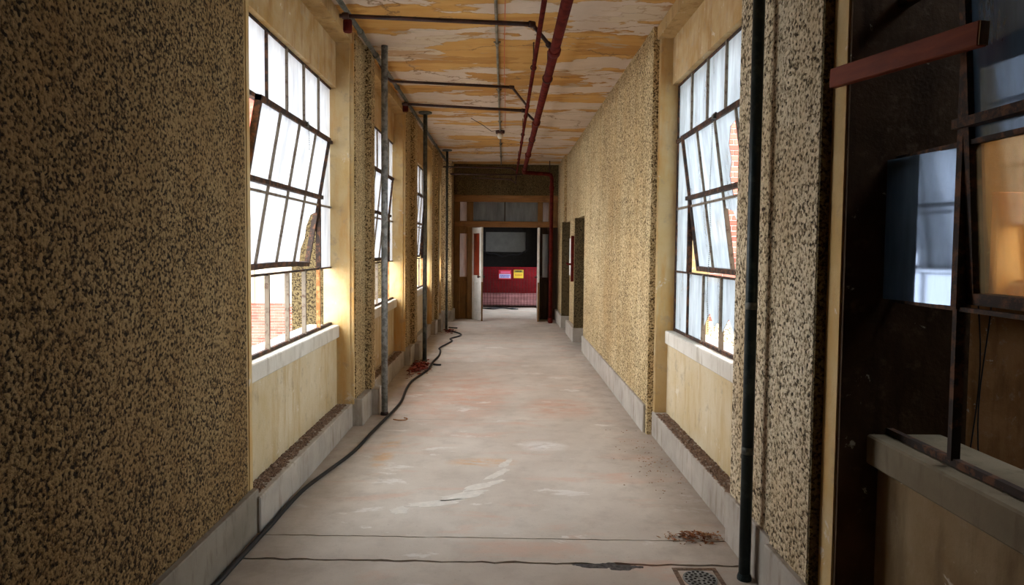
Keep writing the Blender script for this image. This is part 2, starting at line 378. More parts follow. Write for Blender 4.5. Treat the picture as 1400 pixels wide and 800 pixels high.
# spalled patch at the right end of the wide crack, pale scrape across the slab
random.seed(3)
def patch(cx, cy, rx, ry, rot, seed, n=26):
    o = []
    for i in range(n):
        a = 2*PI*i/n; k = 1+.45*noise.noise(Vector((math.cos(a)*1.6, math.sin(a)*1.6, seed)))+.40*noise.noise(Vector((math.cos(a)*5, math.sin(a)*5, seed)))
        x, y = rx*k*math.cos(a), ry*k*math.sin(a)
        o.append((cx+x*math.cos(rot)-y*math.sin(rot), cy+x*math.sin(rot)+y*math.cos(rot)))
    return o
for k, (cx, cy, rx, ry) in enumerate([(.50, 3.178, .10, .020), (.60, 3.165, .07, .028), (.40, 3.19, .05, .010), (.54, 3.19, .05, .022), (.68, 3.172, .035, .013)]):
    blob('spall', M['floor_spall'], patch(cx, cy, rx, ry, -.05, 2.2+k*1.3, 34), -.01, .0010+k*.0001, fl)
for k, (cx, cy, rx, ry, rot) in enumerate([(-.62, 3.86, .06, .05, .1), (-.42, 3.97, .19, .045, .30), (-.26, 4.10, .19, .05, .42), (-.13, 4.28, .17, .042, .62), (-.04, 4.50, .14, .036, .95), (.02, 4.72, .10, .03, 1.2)]):
    blob('scrape_mark', M['floor_patch'], patch(cx, cy, rx, ry, rot, k*1.7), -.01, .0008, fl)
# ---- ceiling
cl = box('ceiling', M['ceiling'], None, -1.75, 1.75, -3, 14.6, CEIL, CEIL+.3)
tag(cl, 'corridor ceiling with tan and pale peeling paint', 'ceiling', 'structure')

# ---- left wall
wl_ = empty('wall_left', 'long left wall of pebble-dashed piers and window bays', 'wall', 'structure')
PX, RIBX, APX, LEDX = -1.32, -1.26, -1.48, -1.366
# foreground pier (up to the first window)
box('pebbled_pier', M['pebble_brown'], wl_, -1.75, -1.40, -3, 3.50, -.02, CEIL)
box('pier_edge', M['beam'], wl_, -1.75, -1.405, 3.50, 3.56, -.02, CEIL)
bl = box('baseboard_left', M['plinth_dirty'], wl_, -1.75, -1.366, -3, 3.57, -.02, .245, .006)
piers = [(5.70, 6.11, 6.27), (8.66, 9.06, 9.32), (11.80, 12.20, 12.48)]
for y0, y1, y2 in piers:
    box('pebbled_pier', M['pebble'], wl_, -1.75, PX, y0+.035, y1, -.02, CEIL)
    box('pebbled_rib', M['pebble'], wl_, -1.75, RIBX, y1, y2, -.02, CEIL)
    box('pier_edge', M['plaster'], wl_, -1.595, PX-.012, y0, y0+.035, .2, CEIL)
    box('pier_plinth', M['plinth'], wl_, -1.75, -1.258, y0+.02, y1, -.02, .245, .006)
    box('rib_plinth', M['plinth'], wl_, -1.75, -1.19, y1, y2+.01, -.02, .245, .006)
ZROWS = [.93, 1.42, 1.945, 2.51, 2.98]
bays = [(3.56, 5.70, -1.535), (6.27, 8.66, -1.505), (9.32, 11.80, -1.47), (12.48, 13.85, -1.45)]
for y0, y1, wx in bays:
    ya, yb = y0-.02, y1+.02
    box('apron', M['apron'], wl_, -1.62, APX if wx < -1.5 else wx+.05, ya, yb, -.02, .885)
    box('lintel', M['lintel'], wl_, -1.72, APX if wx < -1.5 else wx+.05, ya, yb, 2.985, CEIL)
    box('beam', M['beam'], wl_, -1.72, -1.335, ya, yb, 3.37, CEIL)
    box('ledge', M['plinth'], wl_, -1.72, LEDX+.02, ya, yb, -.02, .205, .008)
    box('jamb', M['plaster'], wl_, -1.595, -1.362, y1-.012, y1+.03, .2, CEIL)
    box('jamb', M['plaster'], wl_, -1.75, -1.40, y0-.03, y0+.012, .2, CEIL)
box('end_pier', M['pebble'], wl_, -1.75, -1.15, 13.95, 14.62, -.02, CEIL)
box('end_pier_plinth', M['plinth'], wl_, -1.75, -1.11, 13.93, 14.60, -.02, .245, .006)
for y0 in (5.70, 8.66, 11.80): box('outer_pier', M['pebble_dark'], wl_, -1.88, -1.60, y0+.006, y0+.5, -1.2, 3.48)

# ---- right wall
wr_ = empty('wall_right', 'long right wall of pebble-dashed plaster with doorways', 'wall', 'structure')
RX = 1.245
box('pebbled_wall', M['pebble'], wr_, RX, 1.75, 5.50, 10.05, -.02, CEIL)
box('pebbled_wall', M['pebble'], wr_, RX, 1.75, 11.02, 12.25, -.02, CEIL)
box('pebbled_wall', M['pebble'], wr_, RX-.05, 1.75, 13.0, 14.62, -.02, CEIL)
box('header', M['pebble'], wr_, RX, 1.75, 10.05, 11.02, 2.13, CEIL)
box('header', M['pebble'], wr_, RX, 1.75, 12.25, 13.0, 2.14, CEIL)
box('door_jamb', M['pebble_dark'], wr_, 1.20, 1.75, 11.005, 11.06, .2, 2.13)
box('door_jamb', M['pebble_dark'], wr_, 1.16, 1.75, 12.99, 13.03, .2, 2.14)
for a, b, o in [(5.74, 10.07, 1.262-.037), (11.0, 12.25, 1.185), (12.97, 14.62, 1.145)]:
    pass
box('wall_plinth', M['plinth'], wr_, 1.222, 1.75, 5.56, 10.06, -.02, .245, .006)
box('wall_plinth', M['plinth'], wr_, 1.178, 1.75, 10.99, 12.26, -.02, .245, .006)
box('wall_plinth', M['plinth'], wr_, 1.145, 1.75, 12.96, 14.62, -.02, .245, .006)
box('pier_edge', M['plaster'], wr_, 1.295, 1.75, 5.47, 5.50, .2, CEIL)
box('doorway_back', M['black'], wr_, 1.7, 1.75, 10.0, 11.05, 0, 2.2)
box('doorway_back', M['black'], wr_, 1.7, 1.75, 12.2, 13.05, 0, 2.2)
# bay with the first right window
y0, y1 = 3.47, 5.47
box('apron', M['apron'], wr_, 1.40, 1.70, y0-.02, y1+.03, -.02, .885)
box('lintel', M['lintel'], wr_, 1.40, 1.70, y0-.02, y1+.03, 2.985, CEIL)
box('beam', M['beam'], wr_, 1.275, 1.70, y0-.02, y1+.03, 3.37, CEIL)
box('ledge', M['plinth'], wr_, 1.287, 1.70, y0-.02, 5.70, -.02, .205, .008)
box('jamb', M['plaster'], wr_, 1.300, 1.75, y1-.012, y1+.03, .2, CEIL)
box('jamb', M['plaster'], wr_, 1.300, 1.75, y0-.03, y0+.012, .2, CEIL)
# near pier
box('pebbled_pier', M['pebble_grey'], wr_, 1.252, 1.75, 2.87, 3.47, -.02, CEIL)
box('pebbled_rib', M['pebble_grey'], wr_, 1.222, 1.75, 2.515, 2.87, -.02, CEIL)
box('rib_end', M['pebble_dark'], wr_, 1.224, 1.75, 2.50, 2.517, .2, CEIL)  # darker pebble puts the shade of this end face into its colour
box('pier_plinth', M['plinth'], wr_, 1.232, 1.75, 2.87, 3.48, -.02, .265, .006)
box('rib_plinth', M['plinth'], wr_, 1.195, 1.75, 2.49, 2.87, -.02, .265, .006)
box('pier_edge', M['plaster'], wr_, 1.262, 1.75, 2.40, 2.50, -.02, CEIL)
box('reveal', M['dark_plaster'], wr_, 1.27, 1.75, 2.385, 2.402, -.02, CEIL)
# bay with the dark window, and the wall that carries on behind the camera
box('apron', M['apron_grime_shade'], wr_, 1.42, 1.70, .40, 2.39, -.02, .87)
box('lintel', M['lintel'], wr_, 1.40, 1.70, .40, 2.39, 2.985, CEIL)
box('beam', M['beam'], wr_, 1.30, 1.70, .40, 2.39, 3.37, CEIL)
box('pebbled_wall', M['pebble'], wr_, 1.25, 1.75, -3, .42, -.02, CEIL)

# ---- walls behind the camera and at the far end
wb_ = box('wall_back', M['pebble'], None, -1.75, 1.75, -3.2, -3.0, -.02, CEIL)
tag(wb_, 'pebble-dashed wall closing the corridor behind', 'wall', 'structure')
we_ = empty('wall_end', 'far end wall of the corridor above the doors', 'wall', 'structure')
box('pebbled_header', M['pebble_dark'], we_, -1.16, 1.2, 14.50, 14.72, 2.77, CEIL)
# ---- room beyond the doors
wf = empty('room_far', 'dim room beyond the open double doors', 'room', 'structure')
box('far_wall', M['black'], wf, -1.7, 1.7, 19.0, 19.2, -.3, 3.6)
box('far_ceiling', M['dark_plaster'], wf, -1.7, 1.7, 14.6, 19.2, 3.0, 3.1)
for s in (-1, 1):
    ya, yb, za, zc = (16.2, 17.6, .7, 2.4) if s > 0 else (14.8, 15.5, .9, 2.3)  # side openings added in the unseen walls to let sky light in
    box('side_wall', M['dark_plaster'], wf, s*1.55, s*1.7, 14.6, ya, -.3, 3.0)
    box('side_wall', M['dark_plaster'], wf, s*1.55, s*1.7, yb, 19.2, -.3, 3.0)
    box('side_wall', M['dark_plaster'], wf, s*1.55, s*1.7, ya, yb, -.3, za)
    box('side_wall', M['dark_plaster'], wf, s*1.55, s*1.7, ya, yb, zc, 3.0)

# ================================================================ WINDOWS
def window(name, label, side, X, ya, yb, ncol, vent, tilt, pane_mat, state, sill, bar_mat=None, near_first=True, bent=0.0):
    """steel sash window in plane |x|=X, from ya (near) to yb (far). vent=(c0,c1) columns of the pivoting sash in rows 1-2.
    state(row, col) -> 'full' | 'none' | 'broken'"""
    w = empty(name, label, 'window', 'structure')
    A = M['steel']; B = bar_mat or M['steel_grey']
    def P(u, v, d): return (side*(X-d), u, v)
    def bar(nm, mat, u0, u1, v0, v1, d0, d1, par, f=P, bevel=0.0):
        return MB().hexa([f(u0, v0, d0), f(u1, v0, d0), f(u1, v0, d1), f(u0, v0, d1), f(u0, v1, d0), f(u1, v1, d0), f(u1, v1, d1), f(u0, v1, d1)]).build(nm, mat, par, bevel)
    Z = ZROWS; pitch = (yb-ya)/ncol; U = [ya+pitch*i for i in range(ncol+1)]
    t = .016
    # outer frame
    fm = MB()
    for (a, b, c, d) in [(ya-.03, ya+.010, Z[0]-.03, Z[4]+.02), (yb-.010, yb+.03, Z[0]-.03, Z[4]+.02), (ya, yb, Z[0]-.03, Z[0]+.006), (ya, yb, Z[4]-.012, Z[4]+.02)]:
        fm.hexa([P(a, c, -.012), P(b, c, -.012), P(b, c, .012), P(a, c, .012), P(a, d, -.012), P(b, d, -.012), P(b, d, .012), P(a, d, .012)])
    fm.build('frame', A, w)
    c0, c1 = vent
    for r in (1, 3):
        th = .007 if r == 1 else .014
        bar('rail', A, ya, yb, Z[r]-th, Z[r]+th, -.012 if r == 1 else -.016, .012 if r == 1 else .026, w)
    # fixed mullions
    for i in range(1, ncol):
        for (a, b) in [(0, 1), (3, 4)]:
            m = B if (i + a) % 4 else A
            if a == 0 and side < 0 and i == ncol-1: m = M['rust']
            bar('mullion', m, U[i]-t*.6, U[i]+t*.6, Z[a], Z[b], -.012, .018, w)
        if not (c0 < i < c1):
            bar('mullion', A, U[i]-t*.8, U[i]+t*.8, Z[1], Z[3], -.014, .024, w)
    for i in range(ncol):
        if not (c0 <= i < c1):
            bar('glazing_bar', B, U[i], U[i+1], Z[2]-.008, Z[2]+.008, -.01, .014, w)
    bar('weather_bar', A, U[c0]-.01, U[c1]+.012, Z[2]+.045, Z[2]+.075, .0, .045, w)
    # pivoting sash, top leaning in
    sash = None
    zp = Z[2]
    ct, st = math.cos(tilt), math.sin(tilt)
    def S(u, v, d):
        dv = v-zp; return P(u, zp+dv*ct-d*st, dv*st+d*ct)
    ua, ub = U[c0]+.012, U[c1]-.012
    sm = MB()
    for (a, b, c, d) in [(ua, ua+.026, Z[1]+.016, Z[3]-.016), (ub-.026, ub, Z[1]+.016, Z[3]-.016), (ua, ub, Z[3]-.050, Z[3]-.016), (ua, ub, Z[1]+.016, Z[1]+.052)]:
        nseg = 8 if (b-a) > .3 else 1
        for q in range(nseg):
            a1, b1 = a+(b-a)*q/nseg, a+(b-a)*(q+1)/nseg
            sag = lambda uu: (bent*math.sin(PI*(uu-ua)/(ub-ua)) if c < zp and d < zp else 0)
            sm.hexa([S(a1, c+sag(a1), -.016), S(b1, c+sag(b1), -.016), S(b1, c+sag(b1), .022), S(a1, c+sag(a1), .022), S(a1, d+sag(a1), -.016), S(b1, d+sag(b1), -.016), S(b1, d+sag(b1), .022), S(a1, d+sag(a1), .022)])
    sash = sm.build('sash', A, w)
    bar('sash_rail', B, ua, ub, zp-.008, zp+.008, -.012, .016, sash, S)
    for i in range(c0+1, c1):
        bar('sash_bar', B, U[i]-t*.55, U[i]+t*.55, Z[1]+.03, Z[3]-.03, -.012, .016, sash, S)
    # panes
    for r in range(4):
        for i in range(ncol):
            stt = state(r, i)
            if stt == 'none': continue
            inside = c0 <= i < c1 and r in (1, 2)
            f = S if inside else P; par = sash if inside else w
            g = .006; u0, u1, v0, v1 = U[i]+g, U[i+1]-g, Z[r]+g, Z[r+1]-g
            if inside:
                u0 = max(u0, ua+.02); u1 = min(u1, ub-.02); v0 = max(v0, Z[1]+.04); v1 = min(v1, Z[3]-.04)
            pm = stt if not isinstance(stt, str) else pane_mat
            if stt == 'loose':
                h0 = u0; ta = math.radians(7)
                f = lambda u, v, d: P(h0+(u-h0)*math.cos(ta)-d*math.sin(ta), v, (u-h0)*math.sin(ta)+d*math.cos(ta))
            if stt == 'broken':
                rng = random.Random(r*7+i)
                du, dv = u1-u0, v1-v0
                out = [(u0, v0), (u0+du*.42, v0), (u0+du*.36, v0+dv*.25), (u0+du*.52, v0+dv*.42), (u0+du*.48, v0+dv*.62), (u0+du*.66, v0+dv*.82), (u1, v0+dv*.88), (u1, v1), (u0, v1)]
                if (r+i) % 2: out = [(u0+u1-a, b) for a, b in out][::-1]
            elif stt == 'hole':
                du, dv = u1-u0, v1-v0
                out = [(u0, v0+dv*.30), (u0+du*.22, v0+dv*.36), (u0+du*.40, v0+dv*.28), (u0+du*.66, v0+dv*.46), (u1, v0+dv*.24), (u1, v1), (u0, v1)]
            else:
                out = [(u0, v0), (u1, v0), (u1, v1), (u0, v1)]
            k = len(out)
            mb = MB(); mb.add([f(a, b, -.002) for a, b in out]+[f(a, b, .002) for a, b in out],
                              [tuple(range(k-1, -1, -1)), tuple(range(k, 2*k))]+[(q, (q+1) % k, k+(q+1) % k, k+q) for q in range(k)])
            mb.build('pane', pm, par)
    # sill
    sx, sm_ = sill
    box('sill', sm_, w, side*sx, side*(X+.2), ya-.22, yb+.06, .80, .912, .007)
    return w, sash

def st1(r, c):
    if r == 0: return 'none' if c < 4 else 'none'
    if (r, c) == (1, 3): return 'broken'
    if (r, c) == (1, 0): return 'full'
    return 'full'
WIN1, _ = window('window_1', 'nearest left steel window with its rusty sash tilted open', -1, 1.535, 3.79, 5.70, 5, (0, 4), math.radians(10), M['pane_frost'], st1, (1.458, M['sill']), bent=.012)
def st2(r, c):
    if r == 0: return 'none'
    return 'full'
window('window_2', 'second left steel window behind the first grey post', -1, 1.505, 6.85, 8.70, 5, (0, 4), math.radians(6), M['pane_frost'], st2, (1.44, M['sill']))
window('window_3', 'third left steel window behind the second post', -1, 1.47, 9.95, 11.80, 5, (0, 4), math.radians(4.5), M['pane_frost'], st2, (1.41, M['sill']))
window('window_4', 'farthest left window beside the third post', -1, 1.45, 12.6, 13.80, 3, (0, 2), math.radians(4), M['pane_frost'], st2, (1.40, M['sill']))
def st5(r, c):
    if (r, c) in ((1, 1), (2, 1)): return 'broken'
    if (r, c) in ((0, 1), (0, 2)): return 'hole'
    return 'full'
WIN5, _ = window('window_5', 'right steel window with hazy panes beyond the dark green pipe', 1, 1.46, 3.50, 5.44, 5, (0, 4), math.radians(8), M['pane_haze'], st5, (1.378, M['sill']))
def st6(r, c):
    if c == 4: return 'loose' if r == 1 else 'none'
    if c == 3 and r == 0: return 'none'
    if c == 3 and r == 1: return M['pane_amber']
    return 'full'
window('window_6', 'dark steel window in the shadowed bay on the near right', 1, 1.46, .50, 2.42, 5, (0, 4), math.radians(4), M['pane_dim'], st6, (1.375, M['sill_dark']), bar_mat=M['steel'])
for (x, ya, yb, s) in [(-1.78, 3.79, 5.7, -1), (-1.78, 6.85, 8.7, -1), (-1.78, 9.95, 11.8, -1), (-1.78, 12.6, 13.8, -1), (1.78, 3.5, 5.44, 1)]:
    portal(x, (ya+yb)/2, 1.96, yb-ya, 2.05, s)

def chain(par, x, y, z0, z1, sway=.0):
    mb = MB(); n = int((z1-z0)/.013)
    for k in range(n):
        z = z1-k*.013; c = (x+sway*math.sin(k*.13), y+sway*math.sin(k*.09), z); r = .0048
        mb.add([(c[0], c[1], z+r), (c[0]+r, c[1], z), (c[0], c[1]+r, z), (c[0]-r, c[1], z), (c[0], c[1]-r, z), (c[0], c[1], z-r)],
               [(0, 1, 2), (0, 2, 3), (0, 3, 4), (0, 4, 1), (5, 2, 1), (5, 3, 2), (5, 4, 3), (5, 1, 4)])
    o = mb.build('pull_chain', M['galv_dark'], par); o['kind'] = 'stuff'; return o
chain(WIN1, -1.41, 4.66, 2.27, 2.49, .006)
chain(WIN5, 1.345, 4.22, 1.05, 2.47, .004)
for w_, x_, y_ in ((WIN1, -1.425, 4.66), (WIN5, 1.362, 4.22)):
    mb = MB(); mb.box(x_-.018, x_+.018, y_-.022, y_+.016, 2.455, 2.485); mb.tube([(x_, y_-.022, 2.49), (x_, y_+.022, 2.49)], .008, 8)
    mb.build('sash_latch', M['galv_dark'], w_, .002)

# ================================================================ OUTSIDE
# brick building seen through the broken panes of the right window
bb = empty('brick_building', 'red brick building with pale joints outside the right window', 'building')
BY, BX0, BX1, BZ0, BZ1 = 9.0, 1.95, 7.0, .60, 9.0
box('mortar_wall', M['mortar'], bb, BX0+.01, BX1, BY+.012, BY+.5, BZ0, BZ1)
box('pebbled_base', M['pebble_grey'], bb, BX0, BX1, BY-.03, BY+.5, -6, BZ0)
bw, bh, jt = .215, .065, .010
one = MB().box(0, bw, 0, .06, 0, bh); half = MB().box(0, bw/2-jt/2, 0, .06, 0, bh)
proto = {}
rest = MB(); rngb = random.Random(5)
nb = 0
for r in range(int((BZ1-BZ0)/(bh+jt))):
    z = BZ0+.005+r*(bh+jt)
    k = 0
    x = BX0 - (bw+jt)/2*(r % 2)
    while x < BX1-bw:
        seen = 2.55 < x < 3.75 and .6 <= z < 4.0
        dy = rngb.uniform(-.004, .003)
        if x >= BX0-.001:
            if seen and nb < 290:
                if 'b' not in proto:
                    o = MB().box(0, bw, 0, .06, 0, bh).build('brick', M['brick'], bb, .004); proto['b'] = o
                else:
                    o = proto['b'].copy(); COL.objects.link(o); o.parent = bb
                o.location = (x, BY+dy, z); nb += 1
            else: rest.box(x, x+bw, BY+dy, BY+.06, z, z+bh)
        else:
            rest.box(BX0, x+bw, BY+dy, BY+.06, z, z+bh)
        x += bw+jt
o = rest.build('brick_courses', M['brick'], bb); o['kind'] = 'stuff'

# building the corridor leads to, seen through the left window
lb = empty('courtyard_building', 'pale rendered building with red brick base outside left window', 'building')
LY = 16.9
box('cream_wall', M['cream_wall'], lb, -13, -1.8, LY, LY+.6, .12, 1.36)
box('stone_band', M['sill'], lb, -13, -1.8, LY-.06, LY+.5, 1.30, 1.48)
for k in range(9):
    x = -12.4+k*1.15
    box('panel_pilaster', M['cream_wall'], lb, x, x+.12, LY-.05, LY+.1, .12, 1.30)
base = MB(); box('mortar_wall', M['mortar'], lb, -13, -1.81, LY+.012, LY+.5, -6, .12)
for r in range(30):
    z = .12-(r+1)*.075; x = -13-.11*(r % 2)
    while x < -1.9:
        base.box(max(-13, x), min(-1.8, x+.215), LY, LY+.06, z, z+.065); x += .225
o = base.build('brick_base', M['brick'], lb); o['kind'] = 'stuff'
box('upper_wall', M['brick'], lb, -13, -1.8, LY+.02, LY+.6, 1.48, 9.5)
for k, x in enumerate((-5.75, -4.55, -3.5)):
    fo = box('window_opening', M['dark_plaster'], lb, x, x+.85, LY-.02, LY+.1, 1.62, 2.9)
    box('blind', M['pane_dim'], fo, x+.08, x+.77, LY-.05, LY-.03, 1.70, 2.1)
gr = box('yard_ground', M['ground'], None, -40, 40, -30, 60, -6.3, -6.0)
tag(gr, 'grey yard surface below the corridor windows', 'ground', 'structure')
# enclosed space behind the dark window, its unseen roof added to control light
ls = empty('shaft_walls', 'dark brown rough walls beyond the near right window', 'wall', 'structure')
box('shaft_end', M['shaft_plaster'], ls, 1.72, 3.6, 2.78, 2.95, -2, 3.6)
box('shaft_side', M['dark_plaster'], ls, 3.2, 3.4, -2.5, 2.95, -2, 3.6)
box('shaft_back', M['dark_plaster'], ls, 1.72, 3.4, -2.7, -2.5, -2, 4.6)
box('shaft_floor', M['black'], ls, 1.72, 3.4, -2.7, 2.95, -.4, -.2)
box('added_shaft_roof', M['black'], ls, 1.72, 3.4, -2.7, 1.75, 3.5, 3.6)
box('added_shaft_roof', M['black'], ls, 1.72, 2.25, 1.75, 2.95, 3.5, 3.6)  # unseen; gap beside it left to light the end wall and board
ob = box('board', M['glow_board'], None, 2.10, 2.50, 2.725, 2.765, 1.40, 1.86, .004)  # added panel that supplies the orange glow behind the pane
tag(ob, 'orange board added to give the glow beyond the near right window', 'board')
hang = MB()
for k, x0 in enumerate((2.06, 2.10)):
    hang.tube([(x0+.02*math.sin(q*.5+k*2), 2.765, 1.38-.09*q) for q in range(12)], .003, 6)
tag(hang.build('hanging_wire', M['rubber'], None), 'thin dark wires hanging down the brown wall beyond the sill', 'wire')

# ================================================================ END DOORS
d1 = empty('door_1', 'open double doors in a wooden screen with sidelights at the corridor end', 'door', 'structure')
DY = 14.6
def X_at(px): return (px-690)*DY/880+.02
xs = {k: X_at(v) for k, v in dict(o0=620, s0=628, s1=637.5, p0=646, p1=733.5, t0=740.5, t1=748.5, o1=766).items()}
zf = lambda py: 1.6-(py-340)*DY/880
ztop, zt1, zt0, zb = zf(268), zf(277), zf(303), zf(311)
F, FH = M['wood_frame'], M['wood_frame_h']
box('door_frame_head', FH, d1, xs['o0'], xs['o1'], DY-.08, DY+.08, zt1, ztop, .01)
box('transom_rail', FH, d1, xs['o0'], xs['o1'], DY-.07, DY+.07, zb, zt0, .01)
for a, b in (('o0', 's0'), ('s1', 'p0'), ('p1', 't0'), ('t1', 'o1')):
    box('door_post', F if a in ('o0', 's1') else M['wood_dark'], d1, xs[a], xs[b], DY-.07, DY+.07, 0, zb, .008)  # right posts take darker wood, painting the shadow they stand in
    box('transom_post', F, d1, xs[a], xs[b], DY-.07, DY+.07, zt0, zt1, .008)
box('cornice_bead', FH, d1, xs['o0'], xs['o1'], DY-.11, DY-.07, ztop-.05, ztop, .008)
box('transom_pane', M['pane_screen'], d1, xs['p0'], xs['p1'], DY-.004, DY+.004, zt0, zt1)
box('transom_bar', M['wood_dark'], d1, -.012, .012, DY-.02, DY+.02, zt0, zt1)
for a, b, side in (('s0', 's1', 'l'), ('t0', 't1', 'r')):
    box('sidelight_pane', M['pane_pink'], d1, xs[a], xs[b], DY-.004, DY+.004, zt0, zt1)
    box('sidelight_pane', M['pane_pink'] if side == 'l' else M['pane_screen'], d1, xs[a], xs[b], DY-.004, DY+.004, zf(379), zf(320))
    m = F if side == 'l' else M['wood_dark']
    box('sidelight_rail', m, d1, xs[a], xs[b], DY-.05, DY+.05, zf(320), zb)
    box('sidelight_panel', m, d1, xs[a], xs[b], DY-.03, DY+.03, 0, zf(379))
    box('sidelight_stop', m, d1, xs[a], xs[b], DY-.05, DY+.05, zf(384), zf(379))
def leaf(hx, ang, name, face, mirror):
    """leaf hinged at x=hx in the screen plane, swung ang from closed towards the corridor"""
    root = MB(); w, h, th = .60, zb-.02, .045
    c, s_ = math.cos(ang), math.sin(ang)
    sg = -1 if mirror else 1
    def Q(u, v, d): return (hx+sg*(u*c-d*s_), DY-u*s_-d*c, v)
    def slab(mb, u0, u1, v0, v1, d0, d1): return mb.hexa([Q(u0, v0, d0), Q(u1, v0, d0), Q(u1, v0, d1), Q(u0, v0, d1), Q(u0, v1, d0), Q(u1, v1, d0), Q(u1, v1, d1), Q(u0, v1, d1)])
    st = MB()
    slab(st, 0, .11, .01, h, 0, th); slab(st, w-.11, w, .01, h, 0, th)
    slab(st, .11, w-.11, .01, .2, 0, th); slab(st, .11, w-.11, h-.13, h, 0, th); slab(st, .11, w-.11, .86, 1.0, 0, th); slab(st, .11, w-.11, .44, .50, 0, th)
    lf = st.build(name, face, d1, .004)
    slab(MB(), .11, w-.11, .2, .44, .014, th-.014).build('door_panel', face, lf, .004)
    slab(MB(), .11, w-.11, .50, .86, .014, th-.014).build('door_panel', face, lf, .004)
    slab(MB(), .11, w-.11, 1.0, h-.13, .018, th-.018).build('door_pane', M['red_glass'], lf)
    slab(MB(), w, w+.004, .01, h*.42, .004, th-.004).build('bare_edge', M['wood_frame'], lf)
    kn = MB(); kn.tube([Q(w-.055, .98, -.05), Q(w-.055, .98, th+.05)], .011, 10); kn.tube([Q(w-.055, .98, th+.03), Q(w-.055, .98, th+.06)], .028, 12); kn.tube([Q(w-.055, .98, -.03), Q(w-.055, .98, -.06)], .028, 12)
    kn.build('door_knob', M['dark_pipe'], lf, smooth=False)
    return lf
leaf(xs['p0']+.0, math.radians(66), 'door_leaf', M['white_paint'], False)
leaf(xs['p1']-.0, math.radians(88), 'door_leaf', M['white_paint'], True)

# ================================================================ PIPES
def ring(mb, p, d, r, l, n=14):
    p = Vector(p); d = Vector(d).normalized(); mb.tube([p-d*l/2, p-d*l*.35, p+d*l*.35, p+d*l/2], [r*.9, r, r, r*.9], n); return mb
mp = empty('sprinkler_main', 'thick dark red ceiling pipe with cross branches, turning down the end wall', 'pipe')
MX, MZ, MR = .395, 3.22, .040
pts = [(MX, -2.9, MZ), (MX, 13.72, MZ), (MX+.03, 13.80, MZ), (MX+.10, 13.84, MZ), (.90, 13.84, MZ-.02), (.975, 13.84, MZ-.04), (1.0, 13.84, MZ-.12), (1.0, 13.84, .0)]
MB().tube(pts, MR, 16).build('pipe', M['red_pipe'], mp, smooth=True)
for y in (2.2, 5.35, 8.35, 11.2, 13.3):
    ring(MB(), (MX, y, MZ), (0, 1, 0), MR*1.32, .11).build('coupling', M['red_pipe'], mp, smooth=True)
for z in (2.9, .06):
    ring(MB(), (1.0, 13.84, z), (0, 0, 1), MR*1.35, .10).build('coupling', M['red_pipe'], mp, smooth=True)
mbk = MB(); mbk.tube([(.95, 13.84, MZ), (.95, 13.84, CEIL)], .01, 8); mbk.build('hanger_rod', M['dark_pipe'], mp)
sp = empty('sprinkler_line', 'slimmer dark red ceiling pipe left of the thick one', 'pipe')
SX_, SZ, SR = .25, 3.25, .0185
MB().tube([(SX_, -2.9, SZ), (SX_, 13.9, SZ-.02), (SX_-.02, 13.98, SZ-.06)], SR, 12).build('pipe', M['red_pipe'], sp, smooth=True)
for y in (2.8, 7.55, 8.1, 10.1, 12.0, 13.7):
    ring(MB(), (SX_, y, SZ), (0, 1, 0), SR*1.45, .06).build('coupling', M['red_pipe'], sp, smooth=True)
def hanger(par, x, y, z, r):
    mb = MB(); a = [(x+(r+.006)*math.cos(q*PI/8), y, z+(r+.006)*math.sin(q*PI/8)) for q in range(16)]
    mb.tube(a, .006, 6, closed=True); mb.build('hanger_clamp', M['dark_pipe'], par)
    mb = MB(); mb.tube([(x, y, z+r), (x, y, CEIL)], .006, 8); mb.tube([(x, y, z+r+.03), (x, y, z+r+.055)], .013, 6); mb.build('hanger_rod', M['dark_pipe'], par)
for y in (5.95, 9.4, 12.5): hanger(sp, SX_, y, SZ, SR); hanger(mp, MX, y+.25, MZ, MR)
def branch(par, pts, r, ends, cap=None):
    b = MB().tube(pts, r, 12).build('branch_pipe', M['dark_pipe'], par, smooth=True)
    for p, d in ends: ring(MB(), p, d, r*1.6, .05, 12).build('elbow', M['dark_pipe'], b, smooth=True)
    if cap: ring(MB(), cap, (0, 0, 1), r*2.2, .09, 12).build('end_fitting', M['red_pipe'], b, smooth=True)
branch(mp, [(-1.235, 4.86, 3.31), (.195, 4.93, 3.29), (.375, 5.33, 3.235)], .0155, [((-1.19, 4.86, 3.31), (1, 0, 0)), ((.19, 4.93, 3.29), (1, .4, 0)), ((.345, 5.27, 3.245), (.4, 1, 0))], (-1.185, 4.90, 3.25))
branch(sp, [(-1.25, 6.45, 3.42), (-1.215, 6.66, 3.33), (-1.18, 6.72, 3.31), (.064, 6.83, 3.29), (.245, 7.52, 3.25)], .0125, [((.06, 6.83, 3.29), (1, .3, 0))])
branch(mp, [(-1.235, 7.76, 3.31), (.22, 7.92, 3.28), (.375, 8.33, 3.235)], .0155, [((-1.19, 7.76, 3.31), (1, 0, 0)), ((.215, 7.92, 3.28), (1, .4, 0))], (-1.20, 7.80, 3.27))
branch(sp, [(-1.25, 13.1, 3.24), (.13, 13.2, 3.24), (.24, 13.62, 3.235)], .0145, [((.125, 13.2, 3.24), (1, .4, 0))])
branch(mp, [(-1.16, 13.75, 3.17), (.20, 13.78, 3.17), (.36, 13.9, 3.20)], .0165, [((-1.10, 13.75, 3.17), (1, 0, 0))])
branch(sp, [(-.72, 14.1, 3.13), (.12, 14.1, 3.11), (.23, 14.05, 3.02), (.24, 14.0, 3.18)], .0145, [((.12, 14.1, 3.11), (1, 0, 0))])
